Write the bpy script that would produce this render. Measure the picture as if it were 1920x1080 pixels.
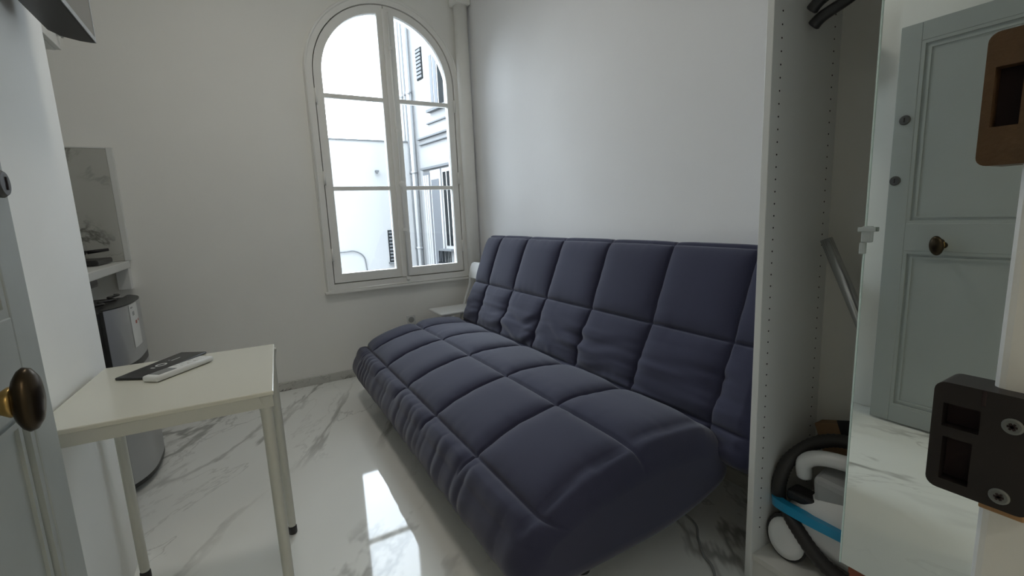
import bpy, bmesh, math
import numpy as np
from mathutils import Vector, Matrix
PI = math.pi
for o in list(bpy.data.objects):
    bpy.data.objects.remove(o)
scene = bpy.context.scene
COL = scene.collection

# ------------------------------------------------------------------ camera
CAM_H = 1.12
cam_d = bpy.data.cameras.new('camera')
cam = bpy.data.objects.new('camera', cam_d)
COL.objects.link(cam)
scene.camera = cam
cam_d.sensor_width = 36.0
cam_d.lens = 860.0 / 1920.0 * 36.0
cam_d.clip_start = 0.01
cam_d.clip_end = 200
YAW, PITCH, ROLL = math.radians(29.56), math.radians(9.01), math.radians(-2.49)
fwd0 = Vector((math.sin(YAW), math.cos(YAW), 0))
right0 = Vector((math.cos(YAW), -math.sin(YAW), 0))
fwd = fwd0 * math.cos(PITCH) - Vector((0, 0, 1)) * math.sin(PITCH)
up0 = right0.cross(fwd)
right = right0 * math.cos(ROLL) + up0 * math.sin(ROLL)
up = right.cross(fwd)
rot = Matrix((right, up, -fwd)).transposed()
cam.matrix_world = Matrix.Translation((0, 0, CAM_H)) @ rot.to_4x4()

# ------------------------------------------------------------------ world, daylight, exposure
world = bpy.data.worlds.new('overcast_sky')
scene.world = world
world.use_nodes = True
bg = world.node_tree.nodes['Background']
bg.inputs[0].default_value = (0.82, 0.89, 1.0, 1)
bg.inputs[1].default_value = 15.0
scene.cycles.max_bounces = 14
scene.cycles.diffuse_bounces = 8
scene.view_settings.view_transform = 'Standard'
scene.view_settings.look = 'None'
scene.view_settings.exposure = -0.25
scene.view_settings.gamma = 1.0
scene.view_settings.use_curve_mapping = False
pl = bpy.data.lights.new('window_portal', 'AREA')
pl.shape = 'RECTANGLE'
pl.size, pl.size_y = 1.1, 2.1
pl.cycles.is_portal = True
po = bpy.data.objects.new('window_portal', pl)
COL.objects.link(po)
po.location = (0.985, 3.70, 1.62)
po.rotation_euler = (-PI / 2, 0, 0)

# ------------------------------------------------------------------ materials
def new_mat(name):
    m = bpy.data.materials.new(name)
    m.use_nodes = True
    nt = m.node_tree
    return m, nt, nt.nodes['Principled BSDF']

def mat(name, col, rough=0.5, metal=0.0, var=0.06, scale=6.0, bump=0.0, bscale=60.0, spec=0.5, coat=0.0, sheen=0.0):
    m, nt, p = new_mat(name)
    tc = nt.nodes.new('ShaderNodeTexCoord')
    nz = nt.nodes.new('ShaderNodeTexNoise')
    nz.inputs['Scale'].default_value = scale
    nz.inputs['Detail'].default_value = 4
    nt.links.new(tc.outputs['Object'], nz.inputs['Vector'])
    mx = nt.nodes.new('ShaderNodeMix')
    mx.data_type = 'RGBA'
    mx.inputs[6].default_value = (*[c * (1 - var) for c in col], 1)
    mx.inputs[7].default_value = (*[min(1, c * (1 + var)) for c in col], 1)
    nt.links.new(nz.outputs['Fac'], mx.inputs[0])
    nt.links.new(mx.outputs[2], p.inputs['Base Color'])
    p.inputs['Roughness'].default_value = rough
    p.inputs['Metallic'].default_value = metal
    p.inputs['Specular IOR Level'].default_value = spec
    p.inputs['Coat Weight'].default_value = coat
    p.inputs['Coat Roughness'].default_value = 0.05
    p.inputs['Sheen Weight'].default_value = sheen
    if bump > 0:
        n2 = nt.nodes.new('ShaderNodeTexNoise')
        n2.inputs['Scale'].default_value = bscale
        n2.inputs['Detail'].default_value = 3
        nt.links.new(tc.outputs['Object'], n2.inputs['Vector'])
        b = nt.nodes.new('ShaderNodeBump')
        b.inputs['Strength'].default_value = bump
        b.inputs['Distance'].default_value = 0.004
        nt.links.new(n2.outputs['Fac'], b.inputs['Height'])
        nt.links.new(b.outputs['Normal'], p.inputs['Normal'])
    return m

def marble(name, base, vein, rough, rotz=0.6, scale=1.3, strength=1.0, seed=0.0):
    m, nt, p = new_mat(name)
    N, L = nt.nodes, nt.links
    tc = N.new('ShaderNodeTexCoord')
    mp = N.new('ShaderNodeMapping')
    vr = N.new('ShaderNodeVectorRotate')
    vr.rotation_type = 'Z_AXIS'
    vr.inputs['Angle'].default_value = rotz
    mp.inputs['Location'].default_value = (seed, seed * 1.7, seed * 0.6)
    mp.inputs['Scale'].default_value = (0.65, 1.45, 1.0)
    L.new(tc.outputs['Object'], vr.inputs['Vector'])
    L.new(vr.outputs[0], mp.inputs[0])
    def vein_layer(sc, width, detail, off):
        n = N.new('ShaderNodeTexNoise')
        n.inputs['Scale'].default_value = sc
        n.inputs['Detail'].default_value = detail
        n.inputs['Roughness'].default_value = 0.62
        n.inputs['Distortion'].default_value = 0.5
        ad = N.new('ShaderNodeVectorMath')
        ad.inputs[1].default_value = (off, off * 2, off)
        L.new(mp.outputs[0], ad.inputs[0])
        L.new(ad.outputs[0], n.inputs['Vector'])
        s = N.new('ShaderNodeMath'); s.operation = 'SUBTRACT'; s.inputs[1].default_value = 0.5
        L.new(n.outputs['Fac'], s.inputs[0])
        a = N.new('ShaderNodeMath'); a.operation = 'ABSOLUTE'
        L.new(s.outputs[0], a.inputs[0])
        r = N.new('ShaderNodeMapRange')
        r.interpolation_type = 'SMOOTHSTEP'
        r.inputs[1].default_value = 0.0
        r.inputs[2].default_value = width
        r.inputs[3].default_value = 1.0
        r.inputs[4].default_value = 0.0
        L.new(a.outputs[0], r.inputs[0])
        return r.outputs[0]
    v1 = vein_layer(scale, 0.026, 6, 0.0)
    v2 = vein_layer(scale * 2.1, 0.012, 6, 7.3)
    msk = N.new('ShaderNodeTexNoise')
    msk.inputs['Scale'].default_value = scale * 1.6
    L.new(mp.outputs[0], msk.inputs['Vector'])
    mr = N.new('ShaderNodeMapRange')
    mr.inputs[1].default_value = 0.42
    mr.inputs[2].default_value = 0.60
    L.new(msk.outputs['Fac'], mr.inputs[0])
    m2 = N.new('ShaderNodeMath'); m2.operation = 'MULTIPLY'; m2.inputs[1].default_value = 0.45
    L.new(v2, m2.inputs[0])
    mxm = N.new('ShaderNodeMath'); mxm.operation = 'MAXIMUM'
    L.new(v1, mxm.inputs[0]); L.new(m2.outputs[0], mxm.inputs[1])
    mu = N.new('ShaderNodeMath'); mu.operation = 'MULTIPLY'
    L.new(mxm.outputs[0], mu.inputs[0]); L.new(mr.outputs[0], mu.inputs[1])
    mu2 = N.new('ShaderNodeMath'); mu2.operation = 'MULTIPLY'; mu2.inputs[1].default_value = strength
    L.new(mu.outputs[0], mu2.inputs[0])
    cl = N.new('ShaderNodeTexNoise')
    cl.inputs['Scale'].default_value = 2.5
    cl.inputs['Detail'].default_value = 6
    L.new(mp.outputs[0], cl.inputs['Vector'])
    b0 = N.new('ShaderNodeMix'); b0.data_type = 'RGBA'
    b0.inputs[6].default_value = (*[c * 0.93 for c in base], 1)
    b0.inputs[7].default_value = (*base, 1)
    L.new(cl.outputs['Fac'], b0.inputs[0])
    b1 = N.new('ShaderNodeMix'); b1.data_type = 'RGBA'
    b1.inputs[7].default_value = (*vein, 1)
    L.new(mu2.outputs[0], b1.inputs[0])
    L.new(b0.outputs[2], b1.inputs[6])
    L.new(b1.outputs[2], p.inputs['Base Color'])
    p.inputs['Roughness'].default_value = rough
    return m

def glass_mat(name):
    m = bpy.data.materials.new(name)
    m.use_nodes = True
    nt = m.node_tree
    nt.nodes.clear()
    out = nt.nodes.new('ShaderNodeOutputMaterial')
    t = nt.nodes.new('ShaderNodeBsdfTransparent')
    t.inputs[0].default_value = (0.96, 0.985, 0.98, 1)
    g = nt.nodes.new('ShaderNodeBsdfGlossy')
    g.inputs['Roughness'].default_value = 0.02
    fr = nt.nodes.new('ShaderNodeFresnel')
    fr.inputs[0].default_value = 1.35
    mx = nt.nodes.new('ShaderNodeMixShader')
    nt.links.new(fr.outputs[0], mx.inputs[0])
    nt.links.new(t.outputs[0], mx.inputs[1])
    nt.links.new(g.outputs[0], mx.inputs[2])
    nt.links.new(mx.outputs[0], out.inputs[0])
    return m

def fabric_mat(name, col):
    m, nt, p = new_mat(name)
    N, L = nt.nodes, nt.links
    tc = N.new('ShaderNodeTexCoord')
    nz = N.new('ShaderNodeTexNoise')
    nz.inputs['Scale'].default_value = 3.0
    nz.inputs['Detail'].default_value = 5
    L.new(tc.outputs['Object'], nz.inputs['Vector'])
    mx = N.new('ShaderNodeMix'); mx.data_type = 'RGBA'
    mx.inputs[6].default_value = (*[c * 0.9 for c in col], 1)
    mx.inputs[7].default_value = (*[c * 1.12 for c in col], 1)
    L.new(nz.outputs['Fac'], mx.inputs[0])
    L.new(mx.outputs[2], p.inputs['Base Color'])
    p.inputs['Roughness'].default_value = 0.92
    p.inputs['Specular IOR Level'].default_value = 0.2
    p.inputs['Sheen Weight'].default_value = 0.25
    p.inputs['Sheen Roughness'].default_value = 0.5
    n2 = N.new('ShaderNodeTexNoise')
    n2.inputs['Scale'].default_value = 420.0
    L.new(tc.outputs['Object'], n2.inputs['Vector'])
    b = N.new('ShaderNodeBump')
    b.inputs['Strength'].default_value = 0.25
    b.inputs['Distance'].default_value = 0.001
    L.new(n2.outputs['Fac'], b.inputs['Height'])
    L.new(b.outputs['Normal'], p.inputs['Normal'])
    return m

M = {}
M['wall'] = mat('wall_paint', (0.89, 0.885, 0.85), 0.75, var=0.03, scale=2.5, bump=0.15, bscale=25)
M['wall_right'] = mat('wall_paint_cool', (0.85, 0.85, 0.855), 0.75, var=0.03, scale=2.5, bump=0.15, bscale=25)
M['trim'] = mat('window_paint', (0.86, 0.855, 0.82), 0.45, var=0.04, scale=8, bump=0.08, bscale=40)
M['jamb'] = mat('jamb_paint', (0.70, 0.71, 0.70), 0.5, var=0.05, scale=20, bump=0.3, bscale=60)
M['door'] = mat('door_paint', (0.41, 0.44, 0.43), 0.45, var=0.05, scale=5, bump=0.15, bscale=35)
M['floor'] = marble('marble_floor', (0.92, 0.93, 0.90), (0.36, 0.36, 0.34), 0.045, rotz=-0.95, scale=0.62, strength=0.95, seed=3.1)
M['marble'] = marble('marble_skirting', (0.60, 0.60, 0.57), (0.15, 0.14, 0.13), 0.08, rotz=0.5, scale=2.6, strength=0.9, seed=1.0)
M['splash'] = marble('marble_backsplash', (0.50, 0.50, 0.46), (0.16, 0.16, 0.14), 0.12, rotz=0.5, scale=1.9, strength=0.9, seed=5.0)
M['white_lam'] = mat('white_laminate', (0.72, 0.73, 0.71), 0.35, var=0.02)
M['inner_lam'] = mat('pale_laminate', (0.66, 0.65, 0.61), 0.45, var=0.02)
M['table'] = mat('cream_tabletop', (0.70, 0.69, 0.60), 0.25, var=0.02, coat=0.2)
M['table_leg'] = mat('cream_steel', (0.60, 0.60, 0.54), 0.35, var=0.03)
M['fabric'] = fabric_mat('navy_quilt', (0.038, 0.039, 0.072))
M['black_metal'] = mat('black_steel', (0.02, 0.02, 0.022), 0.45)
M['black'] = mat('black_plastic', (0.02, 0.02, 0.021), 0.4)
M['dark'] = mat('dark_rubber', (0.025, 0.022, 0.020), 0.55, bump=0.1, bscale=80)
M['steel'] = mat('brushed_silver', (0.50, 0.51, 0.52), 0.38, metal=0.75, var=0.05)
M['chrome'] = mat('satin_chrome', (0.62, 0.63, 0.63), 0.25, metal=0.9)
M['mirror'] = mat('mirror_silver', (0.84, 0.88, 0.85), 0.0, metal=1.0, var=0.0)
M['glass_edge'] = mat('mirror_glass_edge', (0.66, 0.78, 0.72), 0.2)
M['clip'] = mat('clear_clip', (0.42, 0.45, 0.43), 0.25)
M['glass'] = glass_mat('window_glass')
M['brass'] = mat('aged_brass', (0.42, 0.28, 0.10), 0.28, metal=0.9, var=0.25, scale=40)
M['knob'] = mat('dark_knob_metal', (0.050, 0.036, 0.022), 0.3, metal=0.85, var=0.3, scale=30)  # brass knob's unlit look put into its colour; escutcheon shares it
M['rust'] = mat('worn_brown_iron', (0.085, 0.047, 0.022), 0.5, metal=0.15, var=0.35, scale=55, bump=0.4, bscale=120)
M['strike'] = mat('black_strike_iron', (0.018, 0.014, 0.014), 0.42, metal=0.2, var=0.3, scale=50)
M['void'] = mat('dark_recess', (0.012, 0.004, 0.006), 0.8)
M['screw'] = mat('zinc_screw', (0.17, 0.18, 0.18), 0.45, metal=0.6)
M['lock'] = mat('dull_lock_metal', (0.10, 0.10, 0.10), 0.45, metal=0.5)
M['wood'] = mat('bare_wood', (0.36, 0.20, 0.09), 0.6, var=0.25, scale=40)
M['white'] = mat('white_plastic', (0.74, 0.75, 0.74), 0.35, var=0.02)
M['grey'] = mat('grey_plastic', (0.36, 0.37, 0.37), 0.4)
M['screen'] = mat('tv_screen', (0.012, 0.012, 0.012), 0.12, var=0.0, coat=0.5)
M['lcd'] = mat('lcd_grey', (0.20, 0.21, 0.21), 0.2)
M['blue'] = mat('blue_plastic', (0.015, 0.27, 0.48), 0.3, var=0.05)
M['card'] = mat('cardboard', (0.27, 0.16, 0.08), 0.8, var=0.12, scale=20)
M['red'] = mat('red_brown_card', (0.27, 0.075, 0.035), 0.7, var=0.1)
M['sticker_red'] = mat('sticker_print', (0.45, 0.10, 0.07), 0.5)
M['sticker'] = mat('white_sticker', (0.75, 0.76, 0.75), 0.4, var=0.02)
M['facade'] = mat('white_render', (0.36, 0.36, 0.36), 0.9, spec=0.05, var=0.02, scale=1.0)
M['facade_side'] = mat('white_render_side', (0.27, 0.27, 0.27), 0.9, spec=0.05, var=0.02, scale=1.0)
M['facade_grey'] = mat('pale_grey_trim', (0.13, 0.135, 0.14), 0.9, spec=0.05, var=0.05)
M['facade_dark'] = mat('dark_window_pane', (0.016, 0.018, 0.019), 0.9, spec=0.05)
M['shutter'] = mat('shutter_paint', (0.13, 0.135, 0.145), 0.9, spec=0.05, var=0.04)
M['ground'] = mat('courtyard_paving', (0.45, 0.45, 0.44), 0.9)
M['ceiling'] = mat('ceiling_paint', (0.90, 0.90, 0.88), 0.8, var=0.02)

# ------------------------------------------------------------------ mesh helpers
def tag(o, label=None, cat=None, group=None, kind=None):
    if label: o['label'] = label
    if cat: o['category'] = cat
    if group: o['group'] = group
    if kind: o['kind'] = kind
    return o

def root_loc(p):
    v = Vector((0, 0, 0))
    while p is not None:
        v += p.location
        p = p.parent
    return v

def obj(name, bm, m, parent=None, smooth=False, angle=None):
    me = bpy.data.meshes.new(name)
    bmesh.ops.recalc_face_normals(bm, faces=bm.faces[:])
    if parent is not None:
        bmesh.ops.translate(bm, vec=-root_loc(parent), verts=bm.verts[:])
    if angle is not None:
        smooth = True
        for e in bm.edges:
            if len(e.link_faces) == 2 and e.calc_face_angle(0) > angle:
                e.smooth = False
    for f in bm.faces:
        f.smooth = smooth
    bm.to_mesh(me)
    bm.free()
    me.materials.append(M[m] if isinstance(m, str) else m)
    o = bpy.data.objects.new(name, me)
    COL.objects.link(o)
    if parent is not None:
        o.parent = parent
    return o

def thing(name, label, cat, loc, group=None):
    o = bpy.data.objects.new(name, None)
    o.empty_display_size = 0.05
    COL.objects.link(o)
    o.location = loc
    return tag(o, label, cat, group)

def struct(name, bm, m, label, cat, **k):
    return tag(obj(name, bm, m, None, **k), label, cat, kind='structure')

def NB():
    return bmesh.new()

def box(bm, x0, x1, y0, y1, z0, z1, bev=0.0, seg=2):
    r = bmesh.ops.create_cube(bm, size=1.0)
    vs = r['verts']
    for v in vs:
        v.co = Vector((x0 + (v.co.x + .5) * (x1 - x0), y0 + (v.co.y + .5) * (y1 - y0), z0 + (v.co.z + .5) * (z1 - z0)))
    if bev > 0:
        es = list({e for v in vs for e in v.link_edges})
        bmesh.ops.bevel(bm, geom=es, offset=bev, segments=seg, profile=0.5, affect='EDGES')
    return bm

def obox(bm, c, ax, ay, az, bev=0.0):
    """oriented box: centre and three half-axis vectors"""
    r = bmesh.ops.create_cube(bm, size=2.0)
    c, ax, ay, az = Vector(c), Vector(ax), Vector(ay), Vector(az)
    vs = r['verts']
    for v in vs:
        v.co = c + ax * v.co.x + ay * v.co.y + az * v.co.z
    if bev > 0:
        es = list({e for v in vs for e in v.link_edges})
        bmesh.ops.bevel(bm, geom=es, offset=bev, segments=2, profile=0.5, affect='EDGES')
    return bm

def tube(bm, pts, rad, n=12, closed=False, cap=True):
    pts = [Vector(p) for p in pts]
    rads = rad if isinstance(rad, (list, tuple)) else [rad] * len(pts)
    rings = []
    prev = None
    K = len(pts)
    for i, p in enumerate(pts):
        if closed:
            t = pts[(i + 1) % K] - pts[i - 1]
        else:
            t = pts[min(i + 1, K - 1)] - pts[max(i - 1, 0)]
        t.normalize()
        if prev is None:
            a = t.orthogonal().normalized()
        else:
            a = (prev - t * prev.dot(t)).normalized()
        prev = a
        b = t.cross(a)
        rings.append([bm.verts.new(p + (a * math.cos(2 * PI * k / n) + b * math.sin(2 * PI * k / n)) * rads[i]) for k in range(n)])
    for i in range(K if closed else K - 1):
        r0, r1 = rings[i], rings[(i + 1) % K]
        for k in range(n):
            bm.faces.new((r0[k], r0[(k + 1) % n], r1[(k + 1) % n], r1[k]))
    if cap and not closed:
        bm.faces.new(rings[0][::-1])
        bm.faces.new(rings[-1])
    return bm

def lathe(bm, origin, axis, prof, n=24, sx=1.0, sy=1.0, upv=None):
    """prof: (distance along axis, radius)"""
    axis = Vector(axis).normalized()
    a = Vector(upv) if upv else axis.orthogonal().normalized()
    b = axis.cross(a)
    o = Vector(origin)
    rings = []
    for d, r in prof:
        rings.append([bm.verts.new(o + axis * d + (a * math.cos(2 * PI * k / n) * sx + b * math.sin(2 * PI * k / n) * sy) * max(r, 1e-5)) for k in range(n)])
    for r0, r1 in zip(rings, rings[1:]):
        for k in range(n):
            bm.faces.new((r0[k], r0[(k + 1) % n], r1[(k + 1) % n], r1[k]))
    bm.faces.new(rings[0][::-1])
    bm.faces.new(rings[-1])
    return bm

def smooth_path(pts, n=8):
    P = [Vector(p) for p in pts]
    out = []
    for i in range(len(P) - 1):
        p0, p1, p2, p3 = P[max(i - 1, 0)], P[i], P[i + 1], P[min(i + 2, len(P) - 1)]
        for k in range(n):
            t = k / n
            out.append(0.5 * ((2 * p1) + (p2 - p0) * t + (2 * p0 - 5 * p1 + 4 * p2 - p3) * t * t + (3 * p1 - p0 - 3 * p2 + p3) * t ** 3))
    out.append(P[-1])
    return out

def plate(bm, loops, mapf, depth):
    """loops: 2D outlines (first outer, others holes); mapf(u,v,w)->3D ; depth extrusion w 0..depth"""
    edges = []
    for L in loops:
        vs = [bm.verts.new(mapf(u, v, 0.0)) for u, v in L]
        for i in range(len(vs)):
            edges.append(bm.edges.new((vs[i], vs[(i + 1) % len(vs)])))
    r = bmesh.ops.triangle_fill(bm, edges=edges, use_beauty=True)
    fs = [g for g in r['geom'] if isinstance(g, bmesh.types.BMFace)]
    ex = bmesh.ops.extrude_face_region(bm, geom=fs)
    d = Vector(mapf(0, 0, depth)) - Vector(mapf(0, 0, 0))
    bmesh.ops.translate(bm, vec=d, verts=[g for g in ex['geom'] if isinstance(g, bmesh.types.BMVert)])
    return bm

# ------------------------------------------------------------------ dimensions
XR, YB, XL, YL_END = 1.62, 3.40, -0.45, 1.93
XA = -1.25                      # alcove left wall
YF0, YF1 = -0.12, 0.095         # front wall thickness (doorway)
ZC = 2.95
WCX, WZS = 0.985, 2.09          # window centre line and springing height

def arch(xl, xr, z0, zs=WZS, n=28):
    cx, r = (xl + xr) / 2, (xr - xl) / 2
    pts = [(xl, z0), (xr, z0)]
    for k in range(n + 1):
        a = PI * k / n
        pts.append((cx + r * math.cos(a), zs + r * math.sin(a)))
    return pts

# ------------------------------------------------------------------ room shell
struct('floor', box(NB(), XA - .1, XR + .1, -1.5, YB + .1, -0.06, 0.0), 'floor', 'glossy white marble floor with grey veins', 'floor')
struct('ceiling', box(NB(), XA - .1, XR + .1, -1.5, YB + .1, ZC, ZC + .1), 'ceiling', 'plain white ceiling above the room', 'ceiling')
bm = plate(NB(), [[(XA - .1, -.06), (XR + .1, -.06), (XR + .1, ZC), (XA - .1, ZC)], arch(.455, 1.515, .66)],
           lambda u, v, w: (u, YB + w, v), 0.22)
struct('wall_back', bm, 'wall', 'pale plaster wall around the arched window', 'wall')
struct('wall_right', box(NB(), XR, XR + .1, YF0, YB, 0, ZC), 'wall_right', 'smooth white wall behind the navy sofa bed', 'wall')
struct('wall_left', box(NB(), XL - .12, XL, YF1, YL_END, 0, ZC, bev=.004), 'wall', 'white partition wall beside the small table', 'wall')
struct('wall_alcove', box(NB(), XA - .1, XA, YF1, YB, 0, ZC), 'wall', 'side wall of the kitchenette alcove', 'wall')
bm = NB()
box(bm, .53, XR, YF0, YF1 - .005, 0, ZC)
box(bm, XA, -.44, YF0, YF1 - .005, 0, ZC)
box(bm, -.44, .53, YF0, YF1 - .005, 1.99, ZC)
struct('wall_front', bm, 'wall', 'white wall around the entrance doorway', 'wall')
bm = NB()
box(bm, XA, XR, -1.5, -1.4, 0, 2.5)
box(bm, XA, XA + .1, -1.4, YF0, 0, 2.5)
box(bm, XR - .1, XR, -1.4, YF0, 0, 2.5)
struct('wall_hall', bm, 'wall', 'hallway walls outside the entrance door', 'wall')
struct('baseboard_back', box(NB(), XL - .2, XR, YB - .014, YB, 0, .058, bev=.002), 'marble', 'grey veined marble skirting under the window wall', 'baseboard')
struct('baseboard_right', box(NB(), XR - .014, XR, .95, YB - .014, 0, .058, bev=.002), 'marble', 'marble skirting behind the sofa bed', 'baseboard')

# ------------------------------------------------------------------ window
win = bpy.data.objects.new('window_1', None)
COL.objects.link(win)
win.location = (WCX, YB, .66)
tag(win, 'tall arched casement window with cream painted frame', 'window', kind='structure')
P2 = lambda y0: (lambda u, v, w: (u, y0 + w, v))
obj('casing', plate(NB(), [arch(.437, 1.533, .642), arch(.490, 1.480, .695)], P2(3.368), .034), 'trim', win)
bead = [(x, z) for x, z in arch(.447, 1.523, .652, n=36)]
obj('casing_bead', tube(NB(), [(x, 3.368, z) for x, z in bead], .009, 8, closed=True), 'trim', win, True)
obj('window_frame', plate(NB(), [arch(.455, 1.515, .66), arch(.512, 1.458, .718)], P2(3.4255), .05), 'trim', win)

def half_arch(side, x_in, r, z0, n=20):
    """half of an arched outline: from x_in (near the centre) out to WCX+-r"""
    s = side
    pts = [(x_in, z0), (WCX + s * r, z0)]
    a_end = math.acos(max(-1, min(1, abs(x_in - WCX) / r)))
    for k in range(n + 1):
        a = a_end * k / n
        pts.append((WCX + s * r * math.cos(a), WZS + r * math.sin(a)))
    return pts
ZM1, ZM2 = 1.352, 1.962
for side, x_in, xg, rg in ((-1, WCX - .003, .938, .436), (1, WCX + .003, 1.058, .440)):
    root = obj('sash', plate(NB(), [half_arch(side, x_in, .4885, .703), half_arch(side, xg, rg, .765)], P2(3.375), .05), 'trim', win)
    xo = WCX + side * rg
    for zm in (ZM1, ZM2):
        obj('glazing_bar', box(NB(), min(xg, xo), max(xg, xo), 3.385, 3.42, zm - .014, zm + .014, bev=.004), 'trim', root)
    xa, xb = sorted((xg, xo))
    obj('pane', box(NB(), xa, xb, 3.398, 3.402, .765, ZM1 - .014), 'glass', root)
    obj('pane', box(NB(), xa, xb, 3.398, 3.402, ZM1 + .014, ZM2 - .014), 'glass', root)
    obj('pane', plate(NB(), [half_arch(side, xg, rg, ZM2 + .014)], P2(3.398), .004), 'glass', root)
    for zh in (.90, 1.42, 1.95):
        xh = WCX + side * .489
        obj('hinge', tube(NB(), [(xh, 3.362, zh - .045), (xh, 3.362, zh + .045)], .007, 10), 'trim', root, True)
obj('astragal', box(NB(), .972, 1.022, 3.352, 3.378, .70, 2.555, bev=.008), 'trim', win)
rod = obj('bolt_rod', tube(NB(), [(1.010, 3.345, .672), (1.010, 3.345, 2.53)], .007, 10), 'trim', win, True)
bm = NB()
lathe(bm, (1.010, 3.345, 1.375), (0, -1, 0), [(0, .012), (.012, .012), (.018, .022), (.028, .022), (.034, .012)], 16)
tube(bm, [(1.010, 3.322, 1.375), (1.012, 3.318, 1.32)], [.009, .006], 10)
obj('handle', bm, 'trim', rod, angle=.7)
for zk in (.69, 1.05, 1.75, 2.3):
    obj('rod_guide', box(NB(), .997, 1.023, 3.335, 3.356, zk - .012, zk + .012, bev=.003), 'trim', rod)
obj('sill', box(NB(), .425, 1.545, 3.36, 3.402, .628, .648, bev=.005), 'trim', win)

# ------------------------------------------------------------------ corner pipe
pipe = thing('heating_pipe', 'cream painted vertical pipe in the corner beside the window', 'pipe', (1.556, 3.342, 0))
obj('pipe_tube', tube(NB(), [(1.556, 3.342, 0.0), (1.556, 3.342, ZC)], .050, 24), 'trim', pipe, True)
obj('collar', box(NB(), 1.488, 1.619, 3.28, 3.399, 2.655, 2.76, bev=.015), 'trim', pipe)

# ------------------------------------------------------------------ entrance door (open against the left)
DX0, DX1 = -.365, -.325         # leaf thickness, outer face at DX1
DY0, DY1 = .125, 1.055
DZ1 = 1.892
door = bpy.data.objects.new('door_1', None)
COL.objects.link(door)
door.location = (DX0, DY0, 0)
tag(door, 'blue-grey panelled entrance door standing open on the left', 'door', kind='structure')
obj('leaf_core', box(NB(), DX0 + .008, DX1 - .014, DY0, DY1 - .002, .012, DZ1 - .002), 'door', door)
SY0, SY1 = DY0 + .11, .975
rails = ((.010, .092), (.872, 1.000), (1.812, DZ1))
for a, b in ((DY0, SY0), (SY1, DY1)):
    obj('stile', box(NB(), DX0, DX1, a, b, .010, DZ1, bev=.003), 'door', door)
for z0, z1 in rails:
    obj('rail', box(NB(), DX0, DX1, SY0, SY1, z0, z1, bev=.002), 'door', door)
for z0, z1 in ((.092, .872), (1.000, 1.812)):
    bm = NB()
    for k, (ins, wid, h) in enumerate(((0, .014, .004), (.014, .012, -.004), (.026, .010, .0))):
        x1 = DX1 - .006 + h
        a0, a1, b0, b1 = SY0 + ins, SY1 - ins, z0 + ins, z1 - ins
        out = [(a0, b0), (a1, b0), (a1, b1), (a0, b1)]
        inn = [(a0 + wid, b0 + wid), (a1 - wid, b0 + wid), (a1 - wid, b1 - wid), (a0 + wid, b1 - wid)]
        plate(bm, [out, inn], lambda u, v, w, x1=x1: (x1 - w, u, v), .012)
    obj('moulding', bm, 'door', door)
    obj('panel', box(NB(), DX0 + .006, DX1 - .011, SY0 + .03, SY1 - .03, z0 + .03, z1 - .03, bev=.002), 'door', door)
KY, KZ = .840, .903
kn = obj('door_knob', lathe(NB(), (DX1 + .030, KY, KZ), (1, 0, 0),
         [(0, .012), (.003, .026), (.008, .033), (.013, .036), (.020, .034), (.026, .026), (.029, .014), (.030, .0)], 32, sx=1.22, sy=.72, upv=(0, .12, 1)), 'knob', door, True)
tag(kn, 'oval brass knob, darkened as if unlit, on a brass neck')
obj('knob_neck', lathe(NB(), (DX1 - .001, KY, KZ), (1, 0, 0), [(0, .021), (.003, .021), (.006, .016), (.018, .015), (.028, .021), (.034, .019)], 24), 'brass', kn, True)
bm = NB()
for dy, dz in ((0, .014), (0, -.014), (.012, 0), (-.012, 0)):
    lathe(bm, (DX1 - .001, KY + dy, KZ + dz), (1, 0, 0), [(0, .015), (.003, .014), (.005, .010)], 16)
obj('escutcheon', bm, 'knob', kn, angle=.6)
for ly, lz in ((1.012, 1.478), (1.030, 1.203)):
    lc = obj('lock_cylinder', lathe(NB(), (DX1 - .001, ly, lz), (1, 0, 0), [(0, .022), (.004, .022), (.009, .018), (.010, .0)], 28), 'grey', door, angle=.5)
    lc.data.materials[0] = M['lock']
    obj('keyhole', box(NB(), DX1 + .0085, DX1 + .0102, ly - .002, ly + .002, lz - .010, lz + .010), 'void', lc)
for hz in (.25, 1.0, 1.65):
    obj('door_hinge', tube(NB(), [(DX0 + .004, DY0 - .006, hz - .06), (DX0 + .004, DY0 - .006, hz + .06)], .009, 12), 'door', door, True)

# ------------------------------------------------------------------ door frame with the two strikes
fr = bpy.data.objects.new('trim_1', None)
COL.objects.link(fr)
fr.location = (.49, 0, 0)
tag(fr, 'white painted door frame around the entrance with two lock strikes', 'door frame', kind='structure')
obj('jamb', box(NB(), .450, .530, YF0 - .01, .103, 0, 1.99, bev=.007, seg=3), 'jamb', fr)
obj('jamb', box(NB(), -.440, -.372, YF0 - .01, .103, 0, 1.99, bev=.007, seg=3), 'jamb', fr)
obj('header', box(NB(), -.372, .450, YF0 - .01, .103, 1.905, 1.99, bev=.005), 'jamb', fr)

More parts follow.
